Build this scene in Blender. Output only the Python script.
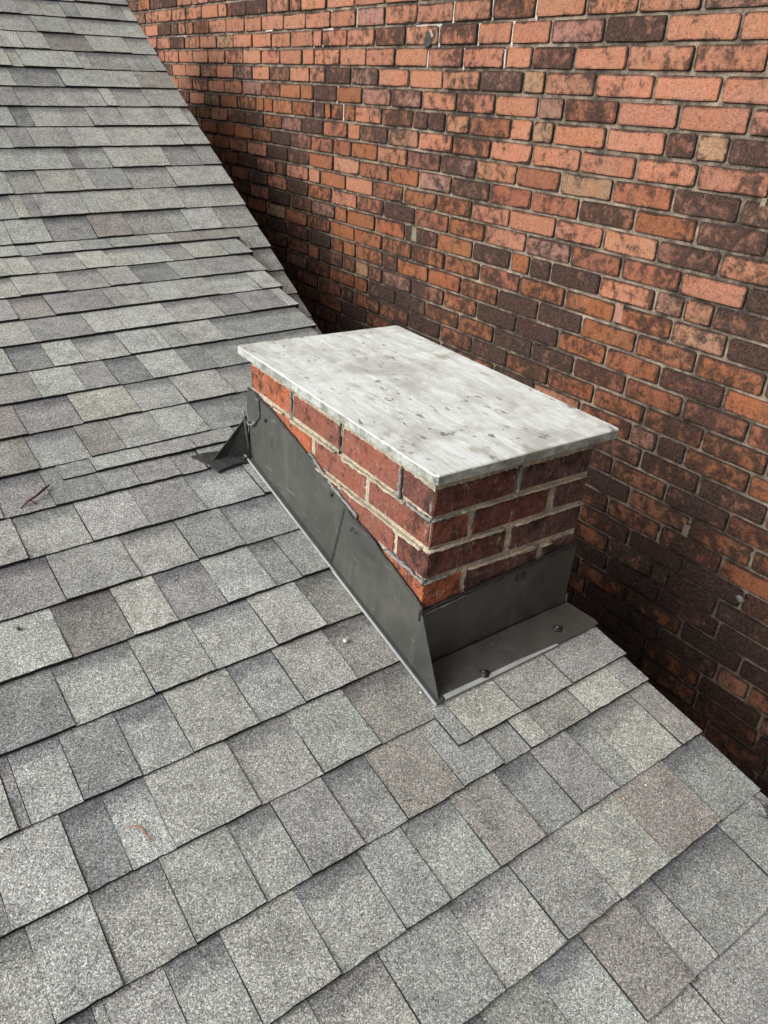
import bpy, math, random
import numpy as np
from mathutils import Matrix, Vector
random.seed(11)
sc = bpy.context.scene
for o in list(bpy.data.objects): bpy.data.objects.remove(o)
COL = sc.collection

# ------------------------------------------------------------------ camera
F = 774.83
RC = np.array([[0.8203345, -0.56921999, 0.0551355], [-0.23073621, -0.41765079, -0.87882229], [0.5232706, 0.70820648, -0.47395301]])
CP = np.array([-0.79822401, -0.9331066, 0.6051595])
cd = bpy.data.cameras.new('camera'); co = bpy.data.objects.new('camera', cd); COL.objects.link(co)
cd.sensor_fit = 'VERTICAL'; cd.sensor_height = 36.0; cd.lens = F * 36.0 / 1024.0
cd.clip_start = 0.02; cd.clip_end = 2000
m = Matrix.Identity(4)
for i in range(3):
    m[i][0] = RC[0][i]; m[i][1] = -RC[1][i]; m[i][2] = -RC[2][i]; m[i][3] = CP[i]
co.matrix_world = m
sc.camera = co
# ------------------------------------------------------------------ light: overcast, brighter from the left
SUN_DIR = Vector((-0.86, 0.10, 0.53)).normalized()
w = bpy.data.worlds.new('World'); sc.world = w; w.use_nodes = True
nt = w.node_tree; bg = nt.nodes['Background']
sky = nt.nodes.new('ShaderNodeTexSky'); sky.sky_type = 'NISHITA'; sky.sun_disc = False
sky.sun_elevation = math.asin(SUN_DIR.z); sky.sun_rotation = math.atan2(SUN_DIR.x, SUN_DIR.y)
sky.air_density = 1.0; sky.dust_density = 4.0
hs = nt.nodes.new('ShaderNodeHueSaturation'); hs.inputs['Saturation'].default_value = 0.18
nt.links.new(sky.outputs[0], hs.inputs['Color']); nt.links.new(hs.outputs[0], bg.inputs[0])
bg.inputs[1].default_value = 0.06
sd = bpy.data.lights.new('sun', 'SUN'); sd.energy = 1.5; sd.angle = math.radians(48); sd.color = (1.0, 0.985, 0.955)
so = bpy.data.objects.new('sun', sd); COL.objects.link(so)
so.rotation_euler = (-SUN_DIR).to_track_quat('-Z', 'Y').to_euler()
sc.view_settings.view_transform = 'Standard'; sc.view_settings.look = 'None'
sc.view_settings.gamma = 1; sc.view_settings.exposure = 1.38

# ------------------------------------------------------------------ pixel / place helpers
def proj(X):
    v = RC @ (np.asarray(X, float) - CP); return np.array([384 + F * v[0] / v[2], 512 + F * v[1] / v[2]]), v[2]
def solve(fn, px, lo, hi):                 # fn(t)->world point; find t whose image column is px
    flo = proj(fn(lo))[0][0] - px; fhi = proj(fn(hi))[0][0] - px
    if flo * fhi > 0: return lo if abs(flo) < abs(fhi) else hi
    for _ in range(40):
        mid = .5 * (lo + hi); fm = proj(fn(mid))[0][0] - px
        if fm * flo > 0: lo = mid
        else: hi = mid
    return .5 * (lo + hi)
def ray(px, py): return CP, RC.T @ np.array([(px - 384) / F, (py - 512) / F, 1.0])

# ------------------------------------------------------------------ object helpers
MW = {}
def place(o, M=None, parent=None):
    COL.objects.link(o)
    M = M if M is not None else Matrix.Identity(4)
    MW[o.name] = M
    if parent is not None:
        o.parent = parent
        o.matrix_basis = MW[parent.name].inverted() @ M
    else: o.matrix_basis = M
    return o
def empty(name, loc):
    o = bpy.data.objects.new(name, None); o.empty_display_size = .1
    return place(o, Matrix.Translation(loc))
def mesh(name, verts, faces, mats=(), mi=None, smooth=False):
    me = bpy.data.meshes.new(name); me.from_pydata([tuple(v) for v in verts], [], faces)
    for mt in mats: me.materials.append(mt)
    if mi is not None: me.polygons.foreach_set('material_index', mi)
    if smooth: me.polygons.foreach_set('use_smooth', [True] * len(me.polygons))
    me.update(); return me
def obj(name, verts, faces, mats, parent=None, mi=None, smooth=False, M=None):
    return place(bpy.data.objects.new(name, mesh(name, verts, faces, mats, mi, smooth)), M, parent)
def tag(o, label, cat, group=None, kind=None):
    o['label'] = label; o['category'] = cat
    if group: o['group'] = group
    if kind: o['kind'] = kind
    return o
def box(x0, x1, y0, y1, z0, z1):
    v = [(x, y, z) for z in (z0, z1) for y in (y0, y1) for x in (x0, x1)]
    f = [(0, 2, 3, 1), (4, 5, 7, 6), (0, 1, 5, 4), (2, 6, 7, 3), (0, 4, 6, 2), (1, 3, 7, 5)]
    return v, f
def merge(parts):
    V, Fc = [], []
    for v, f in parts:
        n = len(V); V += list(v); Fc += [tuple(i + n for i in q) for q in f]
    return V, Fc
def prism(poly, off):                       # polygon (3-D points) thickened by vector off
    n = len(poly); off = Vector(off); a = [Vector(q) for q in poly]
    V = a + [q + off for q in a]
    Fc = [tuple(range(n - 1, -1, -1)), tuple(range(n, 2 * n))] + [(i, (i + 1) % n, n + (i + 1) % n, n + i) for i in range(n)]
    return V, Fc
def tube(path, rad, seg=6, jit=0.0, flat=1.0):
    V, Fc = [], []
    path = [Vector(q) for q in path]
    for i, q in enumerate(path):
        d = (path[min(i + 1, len(path) - 1)] - path[max(i - 1, 0)]).normalized()
        a = d.orthogonal().normalized() if abs(d.z) > .95 else d.cross(Vector((0, 0, 1))).normalized(); b = a.cross(d)
        r = rad[i] if isinstance(rad, (list, tuple)) else rad
        for k in range(seg):
            t = 2 * math.pi * k / seg; rr = r * (1 + random.uniform(-jit, jit))
            V.append(q + a * math.cos(t) * rr + b * math.sin(t) * rr * flat)
    for i in range(len(path) - 1):
        for k in range(seg):
            Fc.append((i * seg + k, i * seg + (k + 1) % seg, (i + 1) * seg + (k + 1) % seg, (i + 1) * seg + k))
    Fc.append(tuple(range(seg - 1, -1, -1))); n = (len(path) - 1) * seg; Fc.append(tuple(n + k for k in range(seg)))
    return V, Fc
def lump(c, r, sq=(1, 1, 1), seg=8, jit=.2):
    V, Fc = [], []; rings = 5
    V.append(Vector(c) + Vector((0, 0, r * sq[2])))
    for i in range(1, rings):
        ph = math.pi * i / rings
        for k in range(seg):
            t = 2 * math.pi * k / seg; q = r * (1 + random.uniform(-jit, jit))
            V.append(Vector(c) + Vector((q * sq[0] * math.sin(ph) * math.cos(t), q * sq[1] * math.sin(ph) * math.sin(t), q * sq[2] * math.cos(ph))))
    V.append(Vector(c) - Vector((0, 0, r * sq[2])))
    for k in range(seg): Fc.append((0, 1 + k, 1 + (k + 1) % seg))
    for i in range(rings - 2):
        for k in range(seg):
            a = 1 + i * seg; Fc.append((a + k, a + seg + k, a + seg + (k + 1) % seg, a + (k + 1) % seg))
    b = 1 + (rings - 2) * seg; e = len(V) - 1
    for k in range(seg): Fc.append((b + k, e, b + (k + 1) % seg))
    return V, Fc

# ------------------------------------------------------------------ materials
class NB:
    def __init__(s, name):
        s.m = bpy.data.materials.new(name); s.m.use_nodes = True; s.t = s.m.node_tree
        s.b = s.t.nodes['Principled BSDF']
        g = s.t.nodes.new('ShaderNodeNewGeometry'); s.pos = g.outputs['Position']
    def n(s, ty, **kw):
        q = s.t.nodes.new(ty)
        for k, v in kw.items(): setattr(q, k, v)
        return q
    def l(s, a, b): s.t.links.new(a, b)
    def noise(s, scale, detail=3, rough=.55, vec=None, dist=0.0):
        q = s.n('ShaderNodeTexNoise'); q.inputs['Scale'].default_value = scale; q.inputs['Detail'].default_value = detail
        q.inputs['Roughness'].default_value = rough; q.inputs['Distortion'].default_value = dist
        s.l(vec if vec is not None else s.pos, q.inputs['Vector']); return q.outputs['Fac']
    def vor(s, scale, out='Color', vec=None, rnd=1.0):
        q = s.n('ShaderNodeTexVoronoi'); q.inputs['Scale'].default_value = scale; q.inputs['Randomness'].default_value = rnd
        s.l(vec if vec is not None else s.pos, q.inputs['Vector']); return q.outputs[out]
    def ramp(s, fac, stops):
        q = s.n('ShaderNodeValToRGB'); e = q.color_ramp.elements
        while len(e) < len(stops): e.new(.5)
        for i, (p, c) in enumerate(stops):
            e[i].position = p; e[i].color = (c, c, c, 1) if not isinstance(c, tuple) else (*c, 1)
        s.l(fac, q.inputs[0]); return q.outputs[0]
    def mix(s, fac, a, b, mode='MIX'):
        q = s.n('ShaderNodeMix', data_type='RGBA', blend_type=mode)
        for sock, v in ((q.inputs[0], fac), (q.inputs[6], a), (q.inputs[7], b)):
            if hasattr(v, 'is_output'): s.l(v, sock)
            elif isinstance(v, tuple): sock.default_value = (*v, 1)
            else: sock.default_value = v
        return q.outputs[2]
    def math(s, op, a, b=0.0, clamp=False):
        q = s.n('ShaderNodeMath', operation=op, use_clamp=clamp)
        for sock, v in ((q.inputs[0], a), (q.inputs[1], b)):
            if hasattr(v, 'is_output'): s.l(v, sock)
            else: sock.default_value = v
        return q.outputs[0]
    def mapv(s, scale, vec=None):
        q = s.n('ShaderNodeMapping'); q.inputs['Scale'].default_value = scale
        s.l(vec if vec is not None else s.pos, q.inputs['Vector']); return q.outputs[0]
    def bump(s, h, dist, strength=1.0):
        q = s.n('ShaderNodeBump'); q.inputs['Distance'].default_value = dist; q.inputs['Strength'].default_value = strength
        s.l(h, q.inputs['Height']); s.l(q.outputs[0], s.b.inputs['Normal'])
    def tint(s):                             # object colour x per-piece mesh tint: (colour, alpha)
        oi = s.n('ShaderNodeObjectInfo'); at = s.n('ShaderNodeAttribute', attribute_name='tint')
        return s.mix(1.0, oi.outputs['Color'], at.outputs['Color'], 'MULTIPLY'), s.math('MULTIPLY', oi.outputs['Alpha'], at.outputs['Alpha'])
    def done(s, col, rough=.85, spec=.3):
        if hasattr(col, 'is_output'): s.l(col, s.b.inputs['Base Color'])
        else: s.b.inputs['Base Color'].default_value = (*col, 1)
        if hasattr(rough, 'is_output'): s.l(rough, s.b.inputs['Roughness'])
        else: s.b.inputs['Roughness'].default_value = rough
        s.b.inputs['Specular IOR Level'].default_value = spec
        return s.m

def mat_shingle():
    b = NB('shingle_granules'); col, al = b.tint()
    vv = b.n('ShaderNodeAttribute', attribute_name='vv').outputs['Fac']
    g1 = b.vor(540); sx = b.n('ShaderNodeSeparateColor'); b.l(g1, sx.inputs[0])
    gran = b.ramp(sx.outputs[0], [(0.0, .34), (.25, .73), (.6, 1.0), (.85, 1.38), (1.0, 2.1)])
    hue = b.ramp(sx.outputs[1], [(0.0, (1.06, 1.0, .9)), (.5, (1.0, 1.0, 1.0)), (1.0, (.93, 1.0, 1.05))])
    c = b.mix(1.0, col, gran, 'MULTIPLY'); c = b.mix(1.0, c, hue, 'MULTIPLY')
    blot = b.ramp(b.noise(19, 5, .68, dist=.4), [(.28, .70), (.5, 1.0), (.72, 1.17)])
    c = b.mix(1.0, c, blot, 'MULTIPLY')
    wear = b.ramp(b.noise(3.2, 4, .6), [(.35, .90), (.65, 1.07)]); c = b.mix(1.0, c, wear, 'MULTIPLY')
    # printed shadow-line granules across the head of the recessed tabs
    band = b.math('ADD', vv, b.math('MULTIPLY', b.math('SUBTRACT', b.noise(70, 3), .5), .055))
    bm = b.n('ShaderNodeMapRange', interpolation_type='SMOOTHSTEP')
    for i, v in ((1, .088), (2, .128), (3, 0.0), (4, 1.0)): bm.inputs[i].default_value = v
    b.l(band, bm.inputs[0])
    k = b.math('MULTIPLY', bm.outputs[0], b.math('SUBTRACT', 1.0, al))
    c = b.mix(k, c, b.mix(1.0, c, (.56, .56, .60), 'MULTIPLY'))
    pits = b.ramp(b.math('ADD', b.math('MULTIPLY', b.noise(190, 2, .5), .7), b.math('MULTIPLY', b.noise(11, 2), .3)), [(.34, .35), (.40, 1.0)]); c = b.mix(.6, c, b.mix(1.0, c, pits, 'MULTIPLY'))
    b.bump(b.math('ADD', b.vor(560, 'Distance'), b.noise(330, 2)), .0011, .7)
    return b.done(c, .95, .12)
def mat_edge():
    b = NB('asphalt_cut_edge'); return b.done(b.ramp(b.noise(300), [(.3, .012), (.8, .05)]), .9, .2)
def mat_brick(name, pale=0.0):
    b = NB(name); col, al = b.tint()
    n1 = b.noise(30, 6, .68, dist=.4); n2 = b.noise(120, 5, .7); n3 = b.noise(8, 3); n4 = b.noise(420, 2, .6)
    c = b.mix(1.0, col, b.ramp(n2, [(.28, .62), (.5, 1.0), (.74, 1.32)]), 'MULTIPLY')
    c = b.mix(1.0, c, b.ramp(n4, [(.3, .72), (.5, 1.0), (.72, 1.25)]), 'MULTIPLY')
    c = b.mix(b.ramp(n3, [(.38, 0.0), (.66, .6)]), c, b.mix(1.0, c, (1.10, .90, .74), 'MULTIPLY'))
    c = b.mix(b.ramp(b.noise(52, 5, .7), [(.56, 0.0), (.70, .35)]), c, b.mix(.5, c, (.36, .30, .26)))
    # soot and dirt patches; alpha = share of the face that is clean
    thr = b.math('SUBTRACT', b.math('ADD', b.math('MULTIPLY', n1, .78), b.math('MULTIPLY', n2, .42)), b.math('ADD', b.math('MULTIPLY', al, .36), b.math('SUBTRACT', .58, b.math('MULTIPLY', b.noise(2.6, 5, .62, b.mapv((1, 1, .7))), .5))))
    f = b.math('MULTIPLY', thr, 8.0, True)
    c = b.mix(b.math('MULTIPLY', f, .86), c, b.mix(b.ramp(n2, [(.40, 0.0), (.72, 1.0)]), (.008, .0065, .006), (.066, .050, .042)))
    if pale:
        p = b.ramp(b.noise(75, 6, .75, b.mapv((1, 1, .4))), [(.575, 0.0), (.67, 1.0)])
        c = b.mix(b.math('MULTIPLY', p, pale), c, (.42, .38, .34))
    sp = b.ramp(b.noise(230, 2), [(.30, .18), (.37, 1.0)]); c = b.mix(.85, c, b.mix(1.0, c, sp, 'MULTIPLY'))
    b.bump(b.math('ADD', b.math('ADD', b.math('MULTIPLY', n1, 1.2), n2), b.math('MULTIPLY', sp, .35)), .0042, .9)
    return b.done(c, .94, .14)
def mat_mortar(name, base, dark, lo=.35, soot=0.0):
    b = NB(name)
    c = b.mix(b.ramp(b.noise(16, 5, .65), [(lo, 0.0), (lo + .3, 1.0)]), dark, base)
    if soot:
        k = b.math('ADD', b.noise(2.6, 5, .62, b.mapv((1, 1, .7))), b.math('MULTIPLY', b.math('SUBTRACT', b.noise(30, 6, .68), .5), .5))
        c = b.mix(b.math('MULTIPLY', b.ramp(k, [(.46, 0.0), (.62, 1.0)]), soot), c, (.022, .018, .016))
    c = b.mix(1.0, c, b.ramp(b.noise(220, 3), [(.3, .7), (.7, 1.2)]), 'MULTIPLY')
    b.bump(b.math('ADD', b.noise(60, 4), b.noise(260, 2)), .004, .9)
    return b.done(c, .97, .1)
def mat_cap():
    b = NB('cap_stone')
    st = b.noise(26, 6, .7, b.mapv((1.7, .34, 1.0)), .3); fine = b.noise(130, 5, .75, b.mapv((1.8, .22, 1)))
    c = b.mix(b.ramp(st, [(.32, 0.0), (.62, 1.0)]), (.45, .475, .46), (.68, .72, .70))
    c = b.mix(1.0, c, b.ramp(fine, [(.3, .86), (.55, 1.0), (.8, 1.05)]), 'MULTIPLY')
    c = b.mix(1.0, c, b.ramp(b.noise(420, 2), [(.3, .9), (.7, 1.07)]), 'MULTIPLY')
    cl = b.ramp(b.noise(6.5, 6, .68, dist=.5), [(.47, 0.0), (.63, 1.0)]); c = b.mix(b.math('MULTIPLY', cl, .80), c, (.345, .345, .315))
    br = b.ramp(b.noise(15, 5, .65, b.mapv((1.0, .6, 1))), [(.62, 0.0), (.675, 1.0)]); c = b.mix(b.math('MULTIPLY', br, .7), c, (.31, .285, .225))
    sp = b.ramp(b.noise(44, 4, .62, b.mapv((1.5, .7, 1))), [(.618, 0.0), (.655, 1.0)]); sp = b.math('MULTIPLY', sp, b.ramp(b.noise(7, 2), [(.40, .25), (.52, 1.0)])); c = b.mix(b.math('MULTIPLY', sp, .85), c, (.16, .15, .13))
    b.bump(b.math('ADD', fine, b.math('MULTIPLY', sp, -1.0)), .0016, .8)
    return b.done(c, .75, .3)
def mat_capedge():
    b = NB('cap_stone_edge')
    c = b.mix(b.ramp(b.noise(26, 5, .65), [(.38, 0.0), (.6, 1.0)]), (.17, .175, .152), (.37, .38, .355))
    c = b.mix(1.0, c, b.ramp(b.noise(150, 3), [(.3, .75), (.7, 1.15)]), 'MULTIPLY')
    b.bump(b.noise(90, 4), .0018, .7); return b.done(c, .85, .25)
def mat_metal(name, base, rough=.42):
    b = NB(name)
    n = b.noise(7, 6, .68, dist=.6); run = b.noise(34, 5, .7, b.mapv((1.0, 1.0, .16)))
    c = b.mix(b.ramp(n, [(.33, 0.0), (.68, 1.0)]), base, tuple(min(1, v * k + .008) for v, k in zip(base, (1.55, 1.5, 1.4))))
    c = b.mix(b.ramp(run, [(.54, 0.0), (.70, .40)]), c, (.10, .098, .088))
    c = b.mix(b.ramp(b.noise(60, 5, .75), [(.62, 0.0), (.72, .6)]), c, (.19, .18, .16))
    sc_ = b.ramp(b.noise(90, 3, .6, b.mapv((1, .12, 1.4))), [(.66, 0.0), (.70, .5)]); c = b.mix(sc_, c, (.20, .20, .19))
    b.bump(b.math('ADD', b.noise(6, 3), b.math('MULTIPLY', b.noise(160, 3), .03)), .012, .7)
    return b.done(c, b.ramp(n, [(.3, rough), (.75, rough + .22)]), .5)
def mat_plain(name, base, var=.35, scale=60, rough=.8, spec=.3, bump=.002):
    b = NB(name)
    c = b.mix(1.0, base, b.ramp(b.noise(scale, 4, .6), [(.3, 1 - var), (.7, 1 + var)]), 'MULTIPLY')
    b.bump(b.noise(scale * 2, 3), bump, .7); return b.done(c, rough, spec)
def mat_brickfar(name):
    b = NB(name); q = b.n('ShaderNodeTexBrick'); sx = b.n('ShaderNodeSeparateXYZ'); b.l(b.pos, sx.inputs[0])
    cb = b.n('ShaderNodeCombineXYZ'); b.l(b.math('ADD', sx.outputs[0], sx.outputs[1]), cb.inputs[0]); b.l(sx.outputs[2], cb.inputs[1])
    b.l(cb.outputs[0], q.inputs['Vector'])
    q.inputs['Scale'].default_value = 1; q.inputs['Brick Width'].default_value = .213; q.inputs['Row Height'].default_value = .0676; q.inputs['Mortar Size'].default_value = .005
    q.inputs['Color1'].default_value = (.22, .10, .06, 1); q.inputs['Color2'].default_value = (.13, .07, .05, 1); q.inputs['Mortar'].default_value = (.16, .14, .12, 1)
    return b.done(b.mix(1.0, q.outputs[0], b.ramp(b.noise(20), [(.3, .7), (.7, 1.2)]), 'MULTIPLY'), .95, .1)

M_SH, M_ED = mat_shingle(), mat_edge()
M_WB = mat_brick('wall_brick'); M_CB = mat_brick('chimney_brick', pale=.55)
M_WM = mat_mortar('wall_mortar', (.32, .255, .195), (.08, .063, .05), .36, .8)
M_CM = mat_mortar('chimney_mortar', (.47, .405, .30), (.27, .24, .19))
M_TAN = mat_mortar('tan_patch', (.25, .215, .155), (.13, .11, .085))
M_WHITE = mat_mortar('white_repointing', (.50, .46, .41), (.26, .23, .20), .3)
M_PINK = mat_mortar('pink_mortar', (.36, .20, .15), (.22, .12, .09), .3)
M_CAP, M_CAPE = mat_cap(), mat_capedge()
M_FL = mat_metal('flashing_paint', (.036, .0375, .034)); M_LIP = mat_metal('bare_metal_edge', (.25, .265, .275), .42)
M_SEAL = mat_plain('grey_sealant', (.17, .165, .155), .45, 90, .55, .4, .004); M_TAR = mat_plain('black_sealant', (.018, .018, .017), .4, 80, .5, .4, .003)
M_MEMB = mat_plain('black_membrane', (.032, .032, .031), .35, 45, .6, .35, .004)
M_DECK = mat_plain('roof_deck', (.03, .03, .03), .3); M_FASC = mat_plain('fascia_board', (.16, .15, .13), .2, 20)
M_GRND = mat_plain('ground_soil', (.07, .065, .055), .4, 6, .95, .1, .01); M_FAR = mat_brickfar('far_brick')

GZ = -5.2
# ------------------------------------------------------------------ ground
g = obj('ground', [(-400, -400, GZ), (400, -400, GZ), (400, 400, GZ), (-400, 400, GZ)], [(0, 1, 2, 3)], [M_GRND]); g['kind'] = 'structure'

# ------------------------------------------------------------------ roof planes
SL, CY, RZ, EX, TW, V0 = .2392, .0107, -.4171, .143, .0299, .5933
cc, ss = math.cos(CY), math.sin(CY)
GV = np.array([-ss, cc, 0]); GU = np.array([cc, ss, 0])
def Lpt(u, v): q = GU * u + GV * v; return np.array([q[0], q[1], RZ + SL * v + TW * u])
nL = np.array([0, 0, 1.]) - SL * GV - TW * GU
def onL(px, py):
    c, d = ray(px, py); t = (RZ - nL @ c) / (nL @ d); return c + t * d
def uv(P): return float(GU @ P), float(GV @ P)
X0 = onL(104, 240); UB, VB = uv(X0); ZB = X0[2]; SU = .62
def Upt(u, v): q = GU * u + GV * v; return np.array([q[0], q[1], ZB + TW * (u - UB) + SU * (v - VB)])
def frame(s):
    eu = Vector(GU) + Vector((0, 0, TW)); eu.normalize(); ev = Vector(GV) + Vector((0, 0, s)); n = eu.cross(ev).normalized(); ev = n.cross(eu).normalized()
    return eu, ev, n
FRL, FRU = frame(SL), frame(SU)
SE = EX / math.sqrt(1 + SL * SL)            # horizontal run of one lower course
EXU = .1265; SEU = EXU / math.sqrt(1 + SU * SU)
def rakeL(v):
    return float(np.interp(v, [-9, .75, 1.284, 2.3], [.437, .437, .526, .622]))
RAKEU = .722
V_TOP = 3.56                                  # ridge run
V_EAVE = -2.6; U_LEFT = -3.2; V_UE = .95

house = empty('house', (0, 0, GZ)); tag(house, 'house with a low grey shingle roof meeting a steeper shingle slope', 'house')
def deck(name, pts, thick):
    V, Fc = prism([Vector(q) for q in pts], (0, 0, -thick)); return obj(name, V, Fc, [M_DECK], house)
lz = np.array([0, 0, -.004])
roofL = deck('lower_roof', [Lpt(U_LEFT, V_EAVE) + lz, Lpt(.425, V_EAVE) + lz, Lpt(.425, .75) + lz, Lpt(.512, 1.284) + lz, Lpt(.608, 2.3) + lz, Lpt(U_LEFT, 2.3) + lz], .03)
roofU = deck('upper_roof', [Upt(U_LEFT, VB - .1) + lz * 2, Upt(.3, VB - .1) + lz * 2, Upt(.3, V_UE) + lz * 2, Upt(RAKEU - .012, V_UE) + lz * 2, Upt(RAKEU - .012, V_TOP) + lz * 2, Upt(U_LEFT, V_TOP) + lz * 2], .03)

TONE = {'L': (.340, .352, .333), 'W': (.310, .308, .290), 'M': (.252, .257, .248), 'D': (.185, .192, .194), 'P': (.232, .226, .226), 'B': (.224, .209, .190), 'G': (.352, .355, .318)}
TONE = {k: tuple(.70 * c + .30 * m for c, m in zip(v, (.272, .285, .270))) for k, v in TONE.items()}
# courses of the lower roof read off the photograph: line index -> (joint columns on the butt line, tones); lower-case = recessed tab
CRS = {
 0: ([30, 94, 151, 207, 265], 'WlLPlM'), 1: ([67, 142, 199, 246], 'pMwPm'), 2: ([73, 135, 179, 228, 276.5, 302.5], 'LbGpLmM'),
 3: ([76, 156, 216, 278, 327], 'DlWlWb'), 4: ([19.5, 32, 85, 143, 194, 260, 306, 358], 'LplDlWlWb'),
 5: ([13, 89.5, 133.5, 177, 262, 324, 381], 'DLdlWwMb'), 6: ([57, 124, 197, 267, 312, 364.5, 408, 463.5, 504, 530, 548, 589, 628], 'wLwWlMmBMmGBGM'),
 7: ([130, 142, 205, 264, 341, 406, 450, 499.5, 545, 581, 617, 637, 680.6], 'mLWlWlMlBmPmgB'), 8: ([433, 504.6, 566, 619, 669.5, 719], 'wMlMGBm'),
 9: ([545, 598, 645, 692.5, 716.5, 782], 'mMlBlmM'), 10: ([640, 712, 766], 'MlWM'),
 -1: ([5, 57, 107, 142, 182, 208], 'WpDPPpM'), -2: ([41, 92, 127, 169, 211], 'BlBMLm'), -3: ([28, 84, 142, 188, 236], 'BpGlWm'),
 -4: ([43, 87.5, 120, 154, 193, 219], 'BLPdLDm'), -5: ([17, 55, 86.5, 131, 165, 172, 191, 227], 'LdLlLLMWm'),
}
pieces = []                                  # (roof, u0, u1, v_butt, run_scale, tone, recessed, lift)
def rtone(far=False):
    t = random.choices('LWMDPBG', [30, 22, 22, 7, 11, 8, 8] if not far else [34, 26, 18, 5, 8, 7, 12])[0]
    return t.lower() if random.random() < .42 else t
def fill(roof, u0, u1, v, far=False):        # random tabs between two places on a course
    u = u0
    while u < u1 - .012:
        wd = random.choice([.075, .10, .12, .14, .15, .17, .19, .045]) * random.uniform(.9, 1.1)
        e = u1 if u1 - (u + wd) < .035 else u + wd
        pieces.append([roof, u, e, v, 1.0, rtone(far), 0]); u = e
def in_chimney(u0, u1, v): return u0 > -.01 and v > -.02 and v + .02 < .66
for i in range(-12, 24):
    v = V0 - i * SE
    if v < V_EAVE: break
    right = rakeL(v + .05)
    if i in CRS:
        xs, tn = CRS[i]
        us = [solve(lambda u: Lpt(u, v), x, -1.1, 1.2) for x in xs]
        lim = right
        if i <= 5 and v < .70: lim = .012     # course stops at the chimney flashing
        us = [u for u in us if u < lim - .01]
        first = us[0] - (.12 if i in (8, 9, 10) else .13)
        fill('L', U_LEFT, first, v)
        b = [first] + us + [lim]
        for a, c, t in zip(b[:-1], b[1:], tn): pieces.append(['L', a, c, v, 1.0, t, 0])
        if i <= 5 and v < .70 and v > -.02 and v + SE > .73: fill('L', .012, right, v)
    else:
        fill('L', U_LEFT, right, v, i < -7)
# two part courses laid during the chimney repair
c0 = onL(457, 747); c1 = onL(571, 689); vF2 = .5 * (uv(c0)[1] + uv(c1)[1])
us = [solve(lambda u: Lpt(u, vF2), x, -1, 1) for x in (457, 472, 520, 571)]
b = us + [.440]
for a, c, t in zip(b[:-1], b[1:], 'MGWM'): pieces.append(['L', a, c, vF2, .72, t, .0035])
c0 = onL(96, 475); c1 = onL(180, 455.5); vH = .5 * (uv(c0)[1] + uv(c1)[1])
us = [solve(lambda u: Lpt(u, vH), x, -1.5, 1) for x in (63.5, 97, 147, 197)]
b = us + [.012]
for a, c, t in zip(b[:-1], b[1:], 'mLWM'): pieces.append(['L', a, c, vH, .55, t, .0022])
# upper slope
for i in range(-14, 60):
    v = VB + .004 + i * SEU
    if v > V_TOP - .05 or v < V_UE - .01: continue
    if i >= 0: fill('U', U_LEFT, RAKEU, v, True)
    else: fill('U', .36, RAKEU, v, True)

LEN, EXP = .190, .143
def shingle_variant(k):
    rnd = random.Random(100 + k)
    xs = [0, .2, .4, .6, .8, 1]; vs = [0, .05, .10, LEN]
    V, VV = [], []
    for j, vv in enumerate(vs):
        for i, x in enumerate(xs):
            dv = rnd.uniform(-.0011, .0011) if j == 0 else 0
            dx = rnd.uniform(-.006, .006) if i in (0, 5) else 0
            h = .0078 * (1 - vv / LEN) + .0004 + (rnd.uniform(-.0003, .0003) if j < 3 else 0)
            V.append((x + dx, vv + dv, h)); VV.append(vv)
    n = len(xs); N = len(V)
    for j in (0, len(vs) - 1):
        for i in range(n): x, y, z = V[j * n + i]; V.append((x, y + (.0006 if j == 0 else 0), -.004)); VV.append(y)
    Fc, mi = [], []
    for j in range(len(vs) - 1):
        for i in range(n - 1): a = j * n + i; Fc.append((a, a + 1, a + 1 + n, a + n)); mi.append(0)
    for i in range(n - 1): Fc.append((N + i, N + i + 1, i + 1, i)); mi.append(1)
    t = (len(vs) - 1) * n
    Fc.append(tuple([j * n for j in range(len(vs))][::-1] + [N]) [::1] if False else (N, 0, n, 2 * n, t, N + n)); mi.append(1)
    Fc.append((N + 2 * n - 1, t + n - 1, 3 * n - 1, 2 * n - 1, n - 1, N + n - 1)); mi.append(1)
    return V, Fc, mi, VV
SV = [shingle_variant(k) for k in range(12)]
SMESH = []
def add_tint(me, cols, vv=None):
    a = me.attributes.new('tint', 'FLOAT_COLOR', 'POINT'); a.data.foreach_set('color', np.asarray(cols, np.float32).ravel())
    if vv is not None:
        b = me.attributes.new('vv', 'FLOAT', 'POINT'); b.data.foreach_set('value', np.asarray(vv, np.float32))
for V, Fc, mi, VV in SV:
    me = mesh('shingle', V, Fc, [M_SH, M_ED], mi); add_tint(me, [(1, 1, 1, 1)] * len(V), VV); SMESH.append(me)

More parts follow.
